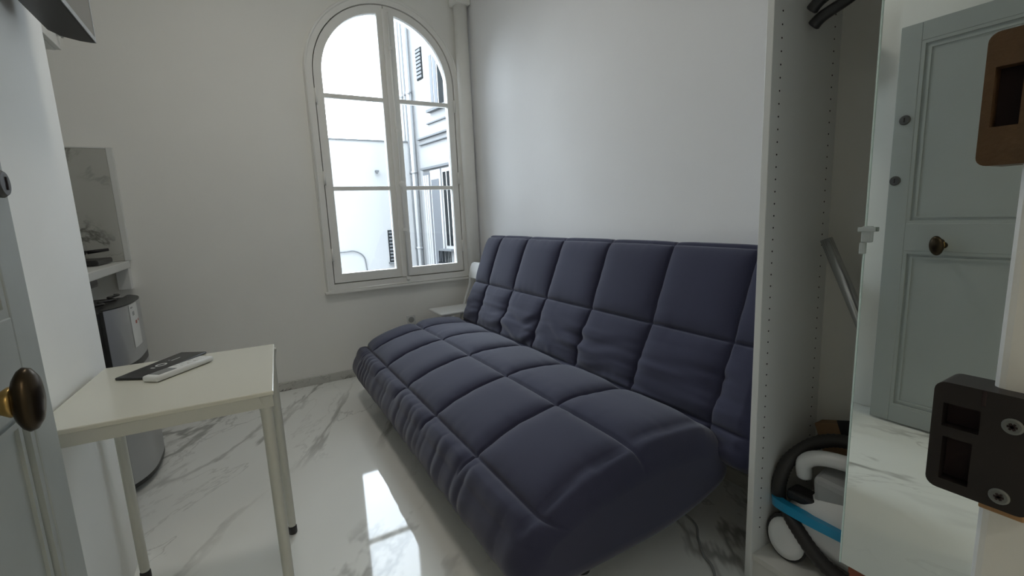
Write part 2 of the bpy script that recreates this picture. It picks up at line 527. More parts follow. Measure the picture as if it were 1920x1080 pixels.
def strike(name, m, y0, y1, z0, z1, holes, label, bev):
    mp = lambda u, v, w: (.437 + w, u, v)
    def rr(a0, a1, b0, b1, r, n=5):
        pts = []
        for cx, cy, a in ((a1 - r, b1 - r, 0), (a0 + r, b1 - r, PI / 2), (a0 + r, b0 + r, PI), (a1 - r, b0 + r, 1.5 * PI)):
            for k in range(n + 1):
                t = a + PI / 2 * k / n
                pts.append((cx + r * math.cos(t), cy + r * math.sin(t)))
        return pts
    loops = [rr(y0, y1, z0, z1, bev)] + [[(a, c), (b, c), (b, d), (a, d)] for a, b, c, d in holes]
    o = obj(name, plate(NB(), loops, mp, .030), m, fr, angle=.6)
    tag(o, label)
    for a, b, c, d in holes:
        obj('bolt_recess', box(NB(), .4475, .4495, a - .001, b + .001, c - .001, d + .001), 'void', o)
    return o
s1 = strike('lock_strike', 'rust', .070, .1215, 1.139, 1.224, [(.103, .1165, 1.164, 1.202)], 'worn brown metal lock strike with a dark slot', .006)
s2 = strike('lock_strike', 'strike', .074, .1300, .900, .984, [(.1035, .1240, .950, .968), (.1060, .1225, .908, .942)], 'black metal lock strike with two openings and screws', .007)
for sy, sz in ((.0875, .963), (.0895, .910)):
    sc = obj('screw', lathe(NB(), (.4375, sy, sz), (-1, 0, 0), [(0, .0058), (.0010, .0056), (.0016, .0045)], 20), 'screw', s2, angle=.4)
for sy, sz in ((.0875, .963), (.0895, .910)):
    bm = NB()
    for k in range(3):
        a = k * PI / 3
        obox(bm, (.4357, sy, sz), (.0003, 0, 0), (0, .0026 * math.cos(a), .0026 * math.sin(a)), (0, -.0007 * math.sin(a), .0007 * math.cos(a)))
    obj('screw_recess', bm, 'void', s2)
obj('latch_tongue', box(NB(), .4385, .4495, .086, .1035, .9745, .9835, bev=.002), 'wood', s2)
obj('latch_notch', box(NB(), .4365, .4480, .1015, .1045, .9720, .9835, bev=.001), 'void', s2)
obj('bare_wood_patch', box(NB(), .446, .4515, .078, .1015, .892, .9005, bev=.001), 'wood', fr)

# ------------------------------------------------------------------ wardrobe
WF, WB = 1.20, 1.55
PY = .7335                      # inner face of the tall side panel
wd = thing('wardrobe', 'white open wardrobe carcass with rows of shelf holes beside the sofa', 'wardrobe', ((WF + WB) / 2, .48, 0))
obj('side_panel', box(NB(), WF, WB, PY, PY + .019, 0, 2.36, bev=.0015), 'white_lam', wd)
obj('side_panel', box(NB(), WF, WB, .216, .235, 0, 2.36, bev=.0015), 'white_lam', wd)
obj('back_panel', box(NB(), WB - .026, WB - .020, .235, PY, .06, 2.34), 'inner_lam', wd)
obj('bottom_shelf', box(NB(), WF + .006, WB - .026, .235, PY, .066, .085, bev=.001), 'inner_lam', wd)
obj('plinth', box(NB(), WF + .012, WF + .028, .235, PY, 0, .066), 'inner_lam', wd)
obj('top_panel', box(NB(), WF, WB - .020, .235, PY, 2.341, 2.36), 'white_lam', wd)
obj('shelf', box(NB(), WF + .02, WB - .026, .235, PY, 1.86, 1.878, bev=.001), 'inner_lam', wd)
bm = NB()
for xh in (WF + .037, WB - .062):
    for k in range(66):
        z = .16 + k * .032
        lathe(bm, (xh, PY + .0006, z), (0, -1, 0), [(0, .0024), (.0012, .0024)], 8)
hl = obj('shelf_pin_holes', bm, 'void', wd)
tag(hl, 'two rows of small dark shelf pin holes', kind='stuff')
rl = obj('hanging_rail', tube(NB(), [(WF + .03, .484, 1.78), (WB - .03, .484, 1.78)], .0095, 14), 'chrome', wd, True)
obj('rail_bracket', box(NB(), WB - .06, WB - .045, .474, .494, 1.775, 1.86, bev=.002), 'chrome', rl)
obj('rail_bracket', box(NB(), WF + .045, WF + .06, .474, .494, 1.775, 1.86, bev=.002), 'chrome', rl)

# hangers
def hanger(x, label, dz=0.0, tilt=0.0):
    c = (x, .484, 1.78)
    t = thing('coat_hanger', label, 'hanger', (x, .484, 1.56 + dz), 'black hangers on the wardrobe rail')
    sh = [(x + tilt, .484 - .228, 1.570 + dz), (x + tilt * .9, .484 - .205, 1.588 + dz), (x + tilt * .6, .484 - .14, 1.612 + dz), (x + tilt * .3, .484 - .07, 1.648 + dz), (x, .484, 1.662 + dz),
          (x - tilt * .3, .484 + .07, 1.648 + dz), (x - tilt * .6, .484 + .14, 1.612 + dz), (x - tilt * .9, .484 + .205, 1.588 + dz), (x - tilt, .484 + .228, 1.570 + dz)]
    p = smooth_path(sh, 6)
    rr = [.0125 if i in (0, len(p) - 1) else .016 - .006 * (1 - abs(i / (len(p) - 1) - .5) * 2) for i in range(len(p))]
    obj('shoulder_bar', tube(NB(), p, rr, 12), 'black', t, True)
    hk = [(x, .484, 1.66 + dz)] + [(x, .484, 1.70 + dz)]
    zc = 1.78 - .004
    for k in range(11):
        a = -PI / 2 - .6 + (PI + 1.4) * k / 10
        hk.append((x, .484 + .015 * math.cos(a), zc + .0155 * math.sin(a)))
    obj('hook', tube(NB(), smooth_path(hk, 4), .0025, 8), 'chrome', t, True)
hanger(1.355, 'black coat hanger on the wardrobe rail, the rear one of two', 0, .02)
hanger(1.320, 'black coat hanger on the wardrobe rail, in front of the other', .036, -.004)

# mirror
mi = thing('mirror', 'tall frameless mirror fixed over the right half of the wardrobe', 'mirror', (1.194, .30, .226))
obj('mirror_back', box(NB(), 1.1965, 1.199, .10, .4985, .226, 2.05), 'grey', mi)
obj('mirror_glass', box(NB(), 1.1955, 1.1965, .1005, .4980, .2265, 2.0495), 'mirror', mi)
obj('glass_edge', box(NB(), 1.1925, 1.1995, .4985, .5015, .226, 2.05, bev=.001), 'glass_edge', mi)
cp = obj('mirror_clip', box(NB(), 1.188, 1.200, .486, .506, 1.026, 1.062, bev=.003), 'clip', mi)
obj('clip_hook', box(NB(), 1.185, 1.190, .478, .512, 1.050, 1.060, bev=.002), 'clip', cp)
obj('clip_tab', box(NB(), 1.188, 1.199, .498, .508, 1.000, 1.026, bev=.002), 'clip', cp)

# ------------------------------------------------------------------ things inside the wardrobe
vac = thing('vacuum_cleaner', 'white and black canister vacuum cleaner with a blue side strip in the wardrobe', 'vacuum cleaner', (1.37, .56, .085))
# body : lofted rounded shell along Y
bm = NB()
rings = []
prof = [(.700, .030, .030, .19), (.690, .060, .050, .195), (.660, .085, .075, .20), (.600, .100, .100, .215), (.520, .105, .120, .225), (.430, .100, .118, .225), (.350, .085, .095, .215), (.310, .05, .05, .20)]
for y, rx, rz, zc in prof:
    ring = []
    for k in range(24):
        a = 2 * PI * k / 24
        ca, sa = math.cos(a), math.sin(a)
        ring.append(bm.verts.new((1.345 + rx * .82 * math.copysign(abs(ca) ** .75, ca), y, zc + rz * math.copysign(abs(sa) ** .8, sa) * (.85 if sa < 0 else 1))))
    rings.append(ring)
for r0, r1 in zip(rings, rings[1:]):
    for k in range(24):
        bm.faces.new((r0[k], r0[(k + 1) % 24], r1[(k + 1) % 24], r1[k]))
bm.faces.new(rings[0]); bm.faces.new(rings[-1][::-1])
body = obj('body', bm, 'white', vac, True)
bs = obj('side_strip', tube(NB(), smooth_path([(1.300, .722, .243), (1.275, .700, .246), (1.262, .62, .250), (1.258, .54, .254), (1.262, .44, .254), (1.28, .34, .25)], 5), .018, 4), 'blue', vac)
tag(bs, 'bright blue plastic strip')
obj('motor_grille', box(NB(), 1.288, 1.345, .60, .690, .262, .292, bev=.008), 'black', vac)
obj('dust_bin', obox(NB(), (1.345, .535, .330), (.055, 0, .012), (0, .085, .004), (-.008, 0, .045), bev=.015), 'grey', vac)
bm = NB()
tube(bm, smooth_path([(1.33, .662, .335), (1.315, .655, .385), (1.32, .615, .412), (1.33, .54, .420), (1.34, .47, .412), (1.34, .43, .36)], 6), .021, 12)
obj('carry_handle', bm, 'white', vac, True)
def wheel(x, y, z, r, n=(-1, -.15, .05)):
    w = obj('wheel', lathe(NB(), (x, y, z), n, [(-.025, r * .9), (-.012, r), (.004, r), (.008, r * .94)], 28, sx=1.1, sy=.92, upv=(.1, .35, .95)), 'black', vac, angle=.6)
    obj('wheel_cover', lathe(NB(), Vector((x, y, z)) + Vector(n).normalized() * .006, n, [(0, r * .90), (.006, r * .86), (.010, r * .6), (.012, .0)], 28, sx=1.1, sy=.92, upv=(.1, .35, .95)), 'white', w, True)
wheel(1.275, .672, .150, .060)
wheel(1.300, .42, .145, .055)
hp = [(1.30, .715, .240), (1.292, .712, .300), (1.32, .700, .370), (1.38, .655, .425), (1.415, .585, .440), (1.42, .50, .41), (1.40, .40, .34), (1.33, .33, .24), (1.272, .36, .140), (1.262, .46, .122), (1.250, .56, .150), (1.262, .640, .205), (1.290, .690, .235)]
bm = NB()
pp = smooth_path(hp, 14)
tube(bm, pp, [.0185 + .0016 * (i % 2) for i in range(len(pp))], 12)
obj('hose', bm, 'dark', vac, angle=.9)

cb = thing('cardboard_box', 'small brown cardboard box behind the vacuum cleaner in the wardrobe', 'box', (1.47, .54, .085))
obj('carton', obox(NB(), (1.498, .545, .285), (.022, 0, 0), (0, .105, -.035), (0, .066, .185), bev=.002), 'card', cb)
obj('tape_strip', obox(NB(), (1.4755, .628, .452), (.0012, 0, 0), (0, .018, -.006), (0, .008, .022)), 'black', cb)
rb = thing('slim_carton', 'slim red-brown carton low in the wardrobe under the mirror', 'box', (1.22, .36, .085))
obj('carton', box(NB(), 1.210, 1.232, .245, .485, .086, .200, bev=.002), 'red', rb)
obj('box_lid', box(NB(), 1.208, 1.234, .243, .487, .200, .216, bev=.002), 'red', rb)

tb = thing('vacuum_tube', 'grey metal vacuum tube leaning inside the wardrobe', 'tube', (1.46, .29, .10))
obj('upper_tube', tube(NB(), [(1.455, .705, 1.012), (1.452, .50, .56)], .016, 16), 'chrome', tb, True)
obj('lower_tube', tube(NB(), [(1.452, .50, .56), (1.448, .295, .10)], .0185, 16), 'chrome', tb, True)
obj('collar', tube(NB(), [(1.452, .512, .585), (1.452, .49, .535)], .022, 16), 'black', tb, True)

# ------------------------------------------------------------------ sofa bed
rng = np.random.RandomState(7)
TABN = rng.rand(64, 64)
def vnoise(u, v):
    u = np.asarray(u, float); v = np.asarray(v, float)
    iu, iv = np.floor(u).astype(int), np.floor(v).astype(int)
    fu, fv = u - iu, v - iv
    fu = fu * fu * (3 - 2 * fu); fv = fv * fv * (3 - 2 * fv)
    g = lambda a, b: TABN[a % 64, b % 64]
    return (g(iu, iv) * (1 - fu) + g(iu + 1, iv) * fu) * (1 - fv) + (g(iu, iv + 1) * (1 - fu) + g(iu + 1, iv + 1) * fu) * fv

def closed_spline(ctrl, per=26):
    C = np.array(ctrl, float)
    n = len(C)
    out, marks = [], []
    for i in range(n):
        p0, p1, p2, p3 = C[i - 1], C[i], C[(i + 1) % n], C[(i + 2) % n]
        marks.append(len(out))
        for k in range(per):
            t = k / per
            out.append(.5 * (2 * p1 + (p2 - p0) * t + (2 * p0 - 5 * p1 + 4 * p2 - p3) * t * t + (3 * p1 - p0 - 3 * p2 + p3) * t ** 3))
    return np.array(out), marks

SEAM_Y = np.array([2.78, 2.44, 2.07, 1.69, 1.31, .945])
def quilt(name, ctrl, seam_idx, y0, y1, r_end, amp, parent, wrinkle=None, ny=410, axis_round=False, puff_lo=None, puff_hi=None, extra_y=()):
    pts, marks = closed_spline(ctrl)
    n = len(pts)
    seg = np.linalg.norm(np.roll(pts, -1, 0) - pts, axis=1)
    s = np.concatenate([[0], np.cumsum(seg)[:-1]])
    S = seg.sum()
    # resample evenly
    N = int(S / .0052)
    ss = np.linspace(0, S, N, endpoint=False)
    sx = np.interp(ss, np.append(s, S), np.append(pts[:, 0], pts[0, 0]))
    sz = np.interp(ss, np.append(s, S), np.append(pts[:, 1], pts[0, 1]))
    tx = np.roll(sx, -1) - np.roll(sx, 1); tz = np.roll(sz, -1) - np.roll(sz, 1)
    ln = np.hypot(tx, tz)
    nx, nz = tz / ln, -tx / ln
    cx, cz = sx.mean(), sz.mean()
    if np.sum(nx * (sx - cx) + nz * (sz - cz)) < 0:
        nx, nz = -nx, -nz
    seam_s = np.array([s[marks[i]] for i in seam_idx])
    lo, hi = s[marks[puff_lo]], s[marks[puff_hi]]
    # y samples, denser at the ends
    yv = np.linspace(y0, y1, ny)
    t = np.linspace(0, 1, 9)[:-1]
    e0 = y0 + r_end * (1 - np.cos(t * PI / 2)); e1 = y1 - r_end * (1 - np.cos(t * PI / 2))
    yv = np.concatenate([e0, yv[(yv > y0 + r_end) & (yv < y1 - r_end)], e1[::-1]])
    Yg, Sg = np.meshgrid(yv, ss, indexing='ij')
    sw = SEAM_Y[None, :] + 0
    dS = np.min(np.abs(((Sg[..., None] - seam_s) + S / 2) % S - S / 2), axis=-1)
    wob = .006 * (vnoise(Sg * 9, Yg * 0 + 3) - .5)
    seams_y = np.concatenate([SEAM_Y, np.array(extra_y)]) if len(extra_y) else SEAM_Y
    dY = np.min(np.abs(Yg[..., None] + wob[..., None] - seams_y), axis=-1)
    inside = (Sg >= lo) & (Sg <= hi)
    fS = 1 - np.exp(-dS / .030); fY = 1 - np.exp(-dY / .034)
    d_end = np.minimum(Yg - y0, y1 - Yg)
    h = amp * fS * fY
    h -= .011 * np.exp(-(np.minimum(dS, dY) / .0052) ** 2)
    edge = np.clip(np.minimum(Sg - lo, hi - Sg) / .05, 0, 1)
    h *= edge
    # gathered fabric near seams
    near = np.exp(-dY / .05) * edge
    h += .0050 * near * (vnoise(Sg * 34, Yg * 7 + 11) - .5)
    near2 = np.exp(-dS / .04) * edge
    h += .0035 * near2 * (vnoise(Yg * 30 + 5, Sg * 6) - .5)
    h += .006 * (vnoise(Yg * 4 + 2, Sg * 4 + 9) - .5)
    if wrinkle is not None:
        h += wrinkle(Yg, Sg, s, marks, dY)
    inset = r_end * (1 - np.sqrt(np.clip(1 - (1 - np.clip(d_end / r_end, 0, 1)) ** 2, 0, 1)))
    off = h * np.clip(d_end / .05, 0, 1) - inset
    if axis_round:
        mx, hx = (sx.max() + sx.min()) / 2, (sx.max() - sx.min()) / 2
        mz, hz = (sz.max() + sz.min()) / 2, (sz.max() - sz.min()) / 2
        off = h * np.clip(d_end / .05, 0, 1)
        Xg = mx + (sx[None, :] - mx) * (1 - inset / hx) + nx[None, :] * off
        Zg = mz + (sz[None, :] - mz) * (1 - inset / hz * .9) + nz[None, :] * off
    else:
        Xg = sx[None, :] + nx[None, :] * off
        Zg = sz[None, :] + nz[None, :] * off
    ny_, ns = Xg.shape
    co = np.stack([Xg, Yg, Zg], -1).reshape(-1, 3)
    co -= np.array(root_loc(parent))
    I = np.arange(ny_ * ns).reshape(ny_, ns)
    a = I[:-1]; b = I[1:]
    q = np.stack([a, np.roll(a, -1, 1), np.roll(b, -1, 1), b], -1).reshape(-1, 4)
    faces = q.tolist() + [I[0].tolist()[::-1], I[-1].tolist()]
    me = bpy.data.meshes.new(name)
    me.from_pydata(co.tolist(), [], faces)
    bmx = bmesh.new(); bmx.from_mesh(me)
    bmesh.ops.recalc_face_normals(bmx, faces=bmx.faces[:])
    for f in bmx.faces: f.smooth = len(f.verts) == 4
    bmx.to_mesh(me); bmx.free()
    me.materials.append(M['fabric'])
    o = bpy.data.objects.new(name, me)
    COL.objects.link(o)
    o.parent = parent
    return o

sofa = thing('sofa_bed', 'navy quilted fold-down sofa bed along the white right wall', 'sofa', (1.05, 1.93, 0))
def wr_seat(Yg, Sg, s, marks, dY):
    fs, fe = s[marks[3]], s[marks[6]]
    m = np.clip((Sg - fs) / .04, 0, 1) * np.clip((fe + .015 - Sg) / .05, 0, 1)
    w = .006 * m * (np.abs(vnoise(Yg * 17 + 40, Sg * 2.2) - .5) * 2 - .4)
    return w
seat_ctrl = [(1.30, .205), (1.05, .130), (.72, .120), (.545, .125), (.478, .20), (.505, .285), (.578, .335), (.72, .388), (.91, .428), (1.10, .428), (1.255, .395), (1.32, .30)]
quilt('seat_cushion', seat_ctrl, [6, 8, 10], 0.870, 2.990, .085, .026, sofa, wr_seat, axis_round=True, puff_lo=5, puff_hi=10)
def wr_back(Yg, Sg, s, marks, dY):
    a, b = s[marks[1]], s[marks[4]]
    m = np.clip((Sg - a) / .05, 0, 1) * np.clip((b - .05 - Sg) / .08, 0, 1)
    r = vnoise(Yg * 3.2 + 21, Sg * 26 + vnoise(Yg * 5, Sg * 3) * 3)
    r2 = vnoise(Yg * 5.1 + 3, Sg * 44 + 7)
    return m * (.020 * (r - .5) + .010 * (r2 - .5)) * (.45 + .9 * np.exp(-dY / .09))
back_ctrl = [(1.40, .26), (1.255, .30), (1.275, .400), (1.325, .52), (1.388, .662), (1.445, .80), (1.498, .930), (1.525, .972), (1.562, .975), (1.590, .93), (1.555, .72), (1.50, .50)]
quilt('back_cushion', back_ctrl, [2, 4, 7], .785, 3.005, .040, .023, sofa, wr_back, puff_lo=1, puff_hi=8)
bm = NB()
for xa in (.70, 1.22):
    box(bm, xa, xa + .035, 1.0, 2.9, .085, .125, bev=.004)
for ya in (1.02, 1.93, 2.85):
    box(bm, .70, 1.25, ya, ya + .035, .085, .125, bev=.004)
obj('bed_frame', bm, 'black_metal', sofa)
for lx, ly in ((.80, 1.04), (1.20, 1.08), (.76, 2.80), (1.20, 2.80)):
    bm = NB()
    tube(bm, [(lx, ly, .006), (lx, ly, .10)], .018, 14)
    lathe(bm, (lx, ly, 0), (0, 0, 1), [(0, .026), (.010, .026), (.014, .019)], 16)
    obj('leg', bm, 'black_metal', sofa, angle=.7)

# floor cable
cab = tag(obj('power_cable', tube(NB(), smooth_path([(1.30, 1.20, .004), (1.285, 1.08, .004), (1.268, .985, .004), (1.215, .93, .004), (1.165, .87, .004), (1.150, .83, .004), (1.120, .795, .004), (1.06, .74, .004), (1.05, .62, .004)], 8), .004, 8), 'grey', None, True),
          'thin grey cable lying on the floor by the sofa end', 'cable')

# ------------------------------------------------------------------ small table
TX0, TX1, TY0, TY1, TZ = -.4365, .0265, 1.268, 1.785, .712
tab = thing('side_table', 'small square cream table with tubular legs against the left partition', 'table', ((TX0 + TX1) / 2, (TY0 + TY1) / 2, 0))
obj('table_top', box(NB(), TX0, TX1, TY0, TY1, TZ - .012, TZ, bev=.003), 'table', tab)
bm = NB()
plate(bm, [[(TX0 + .004, TY0 + .004), (TX1 - .004, TY0 + .004), (TX1 - .004, TY1 - .004), (TX0 + .004, TY1 - .004)],
           [(TX0 + .022, TY0 + .022), (TX1 - .022, TY0 + .022), (TX1 - .022, TY1 - .022), (TX0 + .022, TY1 - .022)]],
      lambda u, v, w: (u, v, TZ - .042 + w), .030)
obj('apron', bm, 'table_leg', tab)
for lx, ly in ((TX0 + .020, TY0 + .022), (TX1 - .022, TY0 + .022), (TX0 + .012, TY1 - .022), (TX1 - .016, TY1 - .022)):
    lg = obj('leg', lathe(NB(), (lx, ly, .024), (0, 0, 1), [(0, .0125), (.02, .0135), (.60, .0140), (.635, .0150), (.655, .019), (.676, .022)], 20), 'table_leg', tab, angle=.6)
    obj('foot_cap', lathe(NB(), (lx, ly, 0), (0, 0, 1), [(0, .0135), (.004, .0150), (.026, .0150), (.030, .013)], 20), 'black', lg, angle=.6)

tab.rotation_euler.z = -.050

# booklet and remote on the table
def slab(name, m, parent, c, ang, L, W, z0, z1, bev):
    ca, sa = math.cos(ang), math.sin(ang)
    return obj(name, obox(NB(), (c[0], c[1], (z0 + z1) / 2), (ca * L / 2, sa * L / 2, 0), (-sa * W / 2, ca * W / 2, 0), (0, 0, (z1 - z0) / 2), bev=bev), m, parent, angle=.8)
ba = math.atan2(1.800 - 1.600, -.200 + .328)
bk = thing('booklet', 'flat black booklet with a white ring print lying on the table', 'booklet', (-.262, 1.700, TZ))
slab('cover', 'black', bk, (-.262, 1.700), ba, .246, .088, TZ + .0005, TZ + .008, .003)
def onb(u, v):
    return (-.262 + math.cos(ba) * u - math.sin(ba) * v, 1.700 + math.sin(ba) * u + math.cos(ba) * v)
bm = NB()
lathe_pts = []
out = [(.017 * math.cos(2 * PI * k / 24), .013 * math.sin(2 * PI * k / 24)) for k in range(24)]
inn = [(.012 * math.cos(2 * PI * k / 24), .0085 * math.sin(2 * PI * k / 24)) for k in range(24)]
plate(bm, [out, inn], lambda u, v, w: (*onb(u - .012, v), TZ + .008 + w), .0006)
for u0, u1, v0, v1 in ((-.045, -.040, -.006, .006), (.026, .062, -.002, .001), (.03, .034, .010, .013)):
    plate(bm, [[(u0, v0), (u1, v0), (u1, v1), (u0, v1)]], lambda u, v, w: (*onb(u, v), TZ + .008 + w), .0006)
obj('cover_print', bm, 'white', bk)
ra = math.atan2(1.672 - 1.548, -.165 + .272)
rc = (-.213, 1.606)
rem = thing('remote_control', 'slim white remote control with grey display beside the black booklet', 'remote control', (*rc, TZ))
slab('shell', 'white', rem, rc, ra, .190, .050, TZ + .001, TZ + .018, .006)
slab('underside', 'black', rem, rc, ra, .176, .040, TZ + .0003, TZ + .004, .001)
def onr(u, v):
    return (rc[0] + math.cos(ra) * u - math.sin(ra) * v, rc[1] + math.sin(ra) * u + math.cos(ra) * v)
slab('display', 'lcd', rem, onr(-.052, 0), ra, .055, .034, TZ + .0178, TZ + .0186, .0)
for k in range(3):
    for j in range(2):
        slab('button', 'sticker', rem, onr(.002 + k * .022, (j - .5) * .020), ra, .012, .010, TZ + .0175, TZ + .0195, .001)

# ------------------------------------------------------------------ television on the left partition
tv = thing('television', 'dark flat television mounted high on the left partition wall', 'television', (XL, 1.55, 1.67))
tvo = [(-.318, 1.842), (-.330, 1.842), (-.352, 1.836), (-.385, 1.812), (-.402, 1.77), (-.402, 1.36), (-.385, 1.318), (-.352, 1.294), (-.330, 1.288), (-.318, 1.288)]
obj('housing', plate(NB(), [tvo], lambda u, v, w: (u, v, 1.668 + w), .36), 'black', tv)
obj('screen', box(NB(), -.319, -.3165, 1.300, 1.832, 1.682, 2.018), 'screen', tv)
bz = obj('bezel', plate(NB(), [[(1.288, 1.668), (1.842, 1.668), (1.842, 2.028), (1.288, 2.028)], [(1.300, 1.682), (1.832, 1.682), (1.832, 2.018), (1.300, 2.018)]],
      lambda u, v, w: (-.320 + w, u, v), .004), 'grey', tv)
bm = NB()
box(bm, XL, XL + .012, 1.47, 1.65, 1.76, 1.94)
box(bm, XL + .012, -.40, 1.52, 1.60, 1.80, 1.90)
obj('wall_bracket', bm, 'black_metal', tv)

# ------------------------------------------------------------------ kitchenette alcove
ct = thing('worktop', 'white worktop of the kitchenette alcove behind the partition', 'worktop', (-.9, 2.7, .915))
obj('slab', box(NB(), XA + .002, -.603, 2.05, YB - .002, .915, .955, bev=.004), 'white_lam', ct)
obj('support_bracket', box(NB(), -.665, -.605, YB - .06, YB - .001, .795, .915, bev=.003), 'white', ct)
bsp = thing('backsplash', 'grey marble slab backsplash above the kitchenette worktop', 'backsplash', (-.93, YB - .01, .956))
obj('marble_slab', box(NB(), XA + .002, -.622, YB - .020, YB - .0005, .956, 1.578, bev=.002), 'splash', bsp)
obj('lit_edge_strip', box(NB(), -.622, -.592, YB - .022, YB - .0005, .956, 1.586, bev=.004), 'white_lam', bsp)  # white strips stand in for the slab's lit right and top edges
obj('lit_edge_strip', box(NB(), XA + .002, -.622, YB - .022, YB - .0005, 1.578, 1.586, bev=.002), 'white_lam', bsp)
hp_ = thing('hotplate', 'black portable hotplate on the kitchenette worktop', 'hotplate', (-.88, 3.22, .955))
obj('hotplate_body', box(NB(), -1.02, -.665, 3.04, 3.34, .957, .985, bev=.008), 'black', hp_)
obj('burner', lathe(NB(), (-.84, 3.19, .984), (0, 0, 1), [(0, .09), (.006, .09), (.010, .08)], 28), 'dark', hp_, angle=.6)
pan = thing('frying_pan', 'black frying pan on the hotplate', 'pan', (-.84, 3.19, .995))
obj('pan_bowl', lathe(NB(), (-.84, 3.19, .995), (0, 0, 1), [(0, .085), (.004, .09), (.035, .108), (.036, .102), (.008, .084), (.006, .0)], 28), 'black', pan, angle=.7)
obj('pan_handle', tube(NB(), [(-.74, 3.22, 1.022), (-.66, 3.26, 1.030)], [.010, .008], 10), 'black', pan, True)
uc = thing('wall_cabinet', 'white wall cabinet high in the kitchenette alcove', 'cabinet', (-.9, 2.75, 1.85))
obj('body', box(NB(), XA + .002, -.577, 2.10, 2.60, 1.85, 2.50, bev=.002), 'white_lam', uc)
for y0 in (2.102, 2.352):
    dr = obj('cabinet_door', box(NB(), -.577, -.559, y0, y0 + .246, 1.852, 2.498, bev=.002), 'white_lam', uc)
    obj('cabinet_knob', lathe(NB(), (-.559, y0 + .21, 1.90), (1, 0, 0), [(0, .006), (.010, .006), (.014, .012), (.02, .011)], 14), 'chrome', dr, angle=.6)

# fridge
fg = thing('fridge', 'small silver two-door fridge with a black body beyond the table', 'fridge', (-.80, 2.68, 0))
FY0, FY1 = 2.405, 2.925
obj('body', box(NB(), -1.06, -.552, FY0, FY1, .025, .800, bev=.004), 'black', fg)
def fridge_door(z0, z1):
    pts = [(-.552, FY0 + .002)]
    for k in range(19):
        t = k / 18
        y = FY0 + .004 + (FY1 - FY0 - .008) * t
        bul = .062 * (1 - abs(2 * t - 1) ** 3.2)
        pts.append((-.540 + bul, y))
    pts.append((-.552, FY1 - .002))
    return plate(NB(), [pts], lambda u, v, w: (u, v, z0 + w), z1 - z0)
d1 = obj('freezer_door', fridge_door(.556, .805), 'steel', fg, angle=.5)
d2 = obj('fridge_door', fridge_door(.045, .522), 'steel', fg, angle=.5)
obj('lower_gasket', fridge_door(.026, .045), 'black', fg)
obj('grip_gap', fridge_door(.522, .556), 'black', fg)
obj('door_gasket', box(NB(), -.552, -.540, FY0 - .002, FY0 + .004, .03, .805), 'black', fg)
obj('top_trim', fridge_door(.805, .810), 'black', fg)
def bulge_x(y):
    t = (y - FY0 - .004) / (FY1 - FY0 - .008)
    return -.540 + .062 * (1 - abs(2 * t - 1) ** 3.2)
def decal(name, m, y0, y1, z0, z1, lift):
    bm = NB()
    N = 6
    vs = []
    for k in range(N + 1):
        y = y0 + (y1 - y0) * k / N
        vs.append((bm.verts.new((bulge_x(y) + lift, y, z0)), bm.verts.new((bulge_x(y) + lift, y, z1))))
    for a, b in zip(vs, vs[1:]):
        bm.faces.new((a[0], b[0], b[1], a[1]))
    r = bmesh.ops.extrude_face_region(bm, geom=bm.faces[:])
    bmesh.ops.translate(bm, vec=(-.0006, 0, 0), verts=[g for g in r['geom'] if isinstance(g, bmesh.types.BMVert)])
    return obj(name, bm, m, d1)
decal('label_sticker', 'sticker', 2.545, 2.665, .612, .803, .0012)
decal('label_mark', 'sticker_red', 2.60, 2.622, .712, .726, .002)
decal('label_mark', 'sticker_red', 2.645, 2.655, .718, .728, .002)
decal('label_mark', 'grey', 2.56, 2.585, .785, .792, .002)
decal('label_mark', 'grey', 2.575, 2.60, .752, .770, .002)

wbx = thing('plastic_container', 'white plastic container standing on the silver fridge', 'container', (-.72, 2.62, .801))
obj('tub', box(NB(), -.82, -.665, 2.54, 2.70, .801, .862, bev=.006), 'white', wbx)
obj('tub_lid', box(NB(), -.825, -.660, 2.535, 2.705, .862, .870, bev=.003), 'white', wbx)
trv = thing('toaster_tray', 'black tray on top of the white container under the worktop', 'tray', (-.74, 2.68, .871))
obj('tray_base', box(NB(), -.86, -.64, 2.52, 2.86, .871, .880, bev=.003), 'black', trv)
obj('tray_rim', plate(NB(), [[(-.86, 2.52), (-.64, 2.52), (-.64, 2.86), (-.86, 2.86)], [(-.85, 2.53), (-.65, 2.53), (-.65, 2.85), (-.85, 2.85)]], lambda u, v, w: (u, v, .880 + w), .022), 'black', trv)
tag(obj('appliance_cord', tube(NB(), smooth_path([(-.62, 2.50, .817), (-.57, 2.56, .817), (-.60, 2.64, .817), (-.555, 2.70, .817), (-.60, 2.80, .817), (-.58, 2.90, .817), (-.60, 2.905, .817)], 6), .006, 8), 'black', None, True),
    'black cord lying on top of the silver fridge', 'cord')

sk = thing('wall_socket', 'white socket low on the window wall just above the sofa', 'socket', (1.02, YB, .36))
obj('socket_plate', box(NB(), .985, 1.055, YB - .012, YB, .325, .395, bev=.004), 'white', sk)
obj('socket_well', lathe(NB(), (1.02, YB - .0122, .36), (0, -1, 0), [(0, .022), (.001, .022), (.0012, .018)], 20), 'grey', sk)

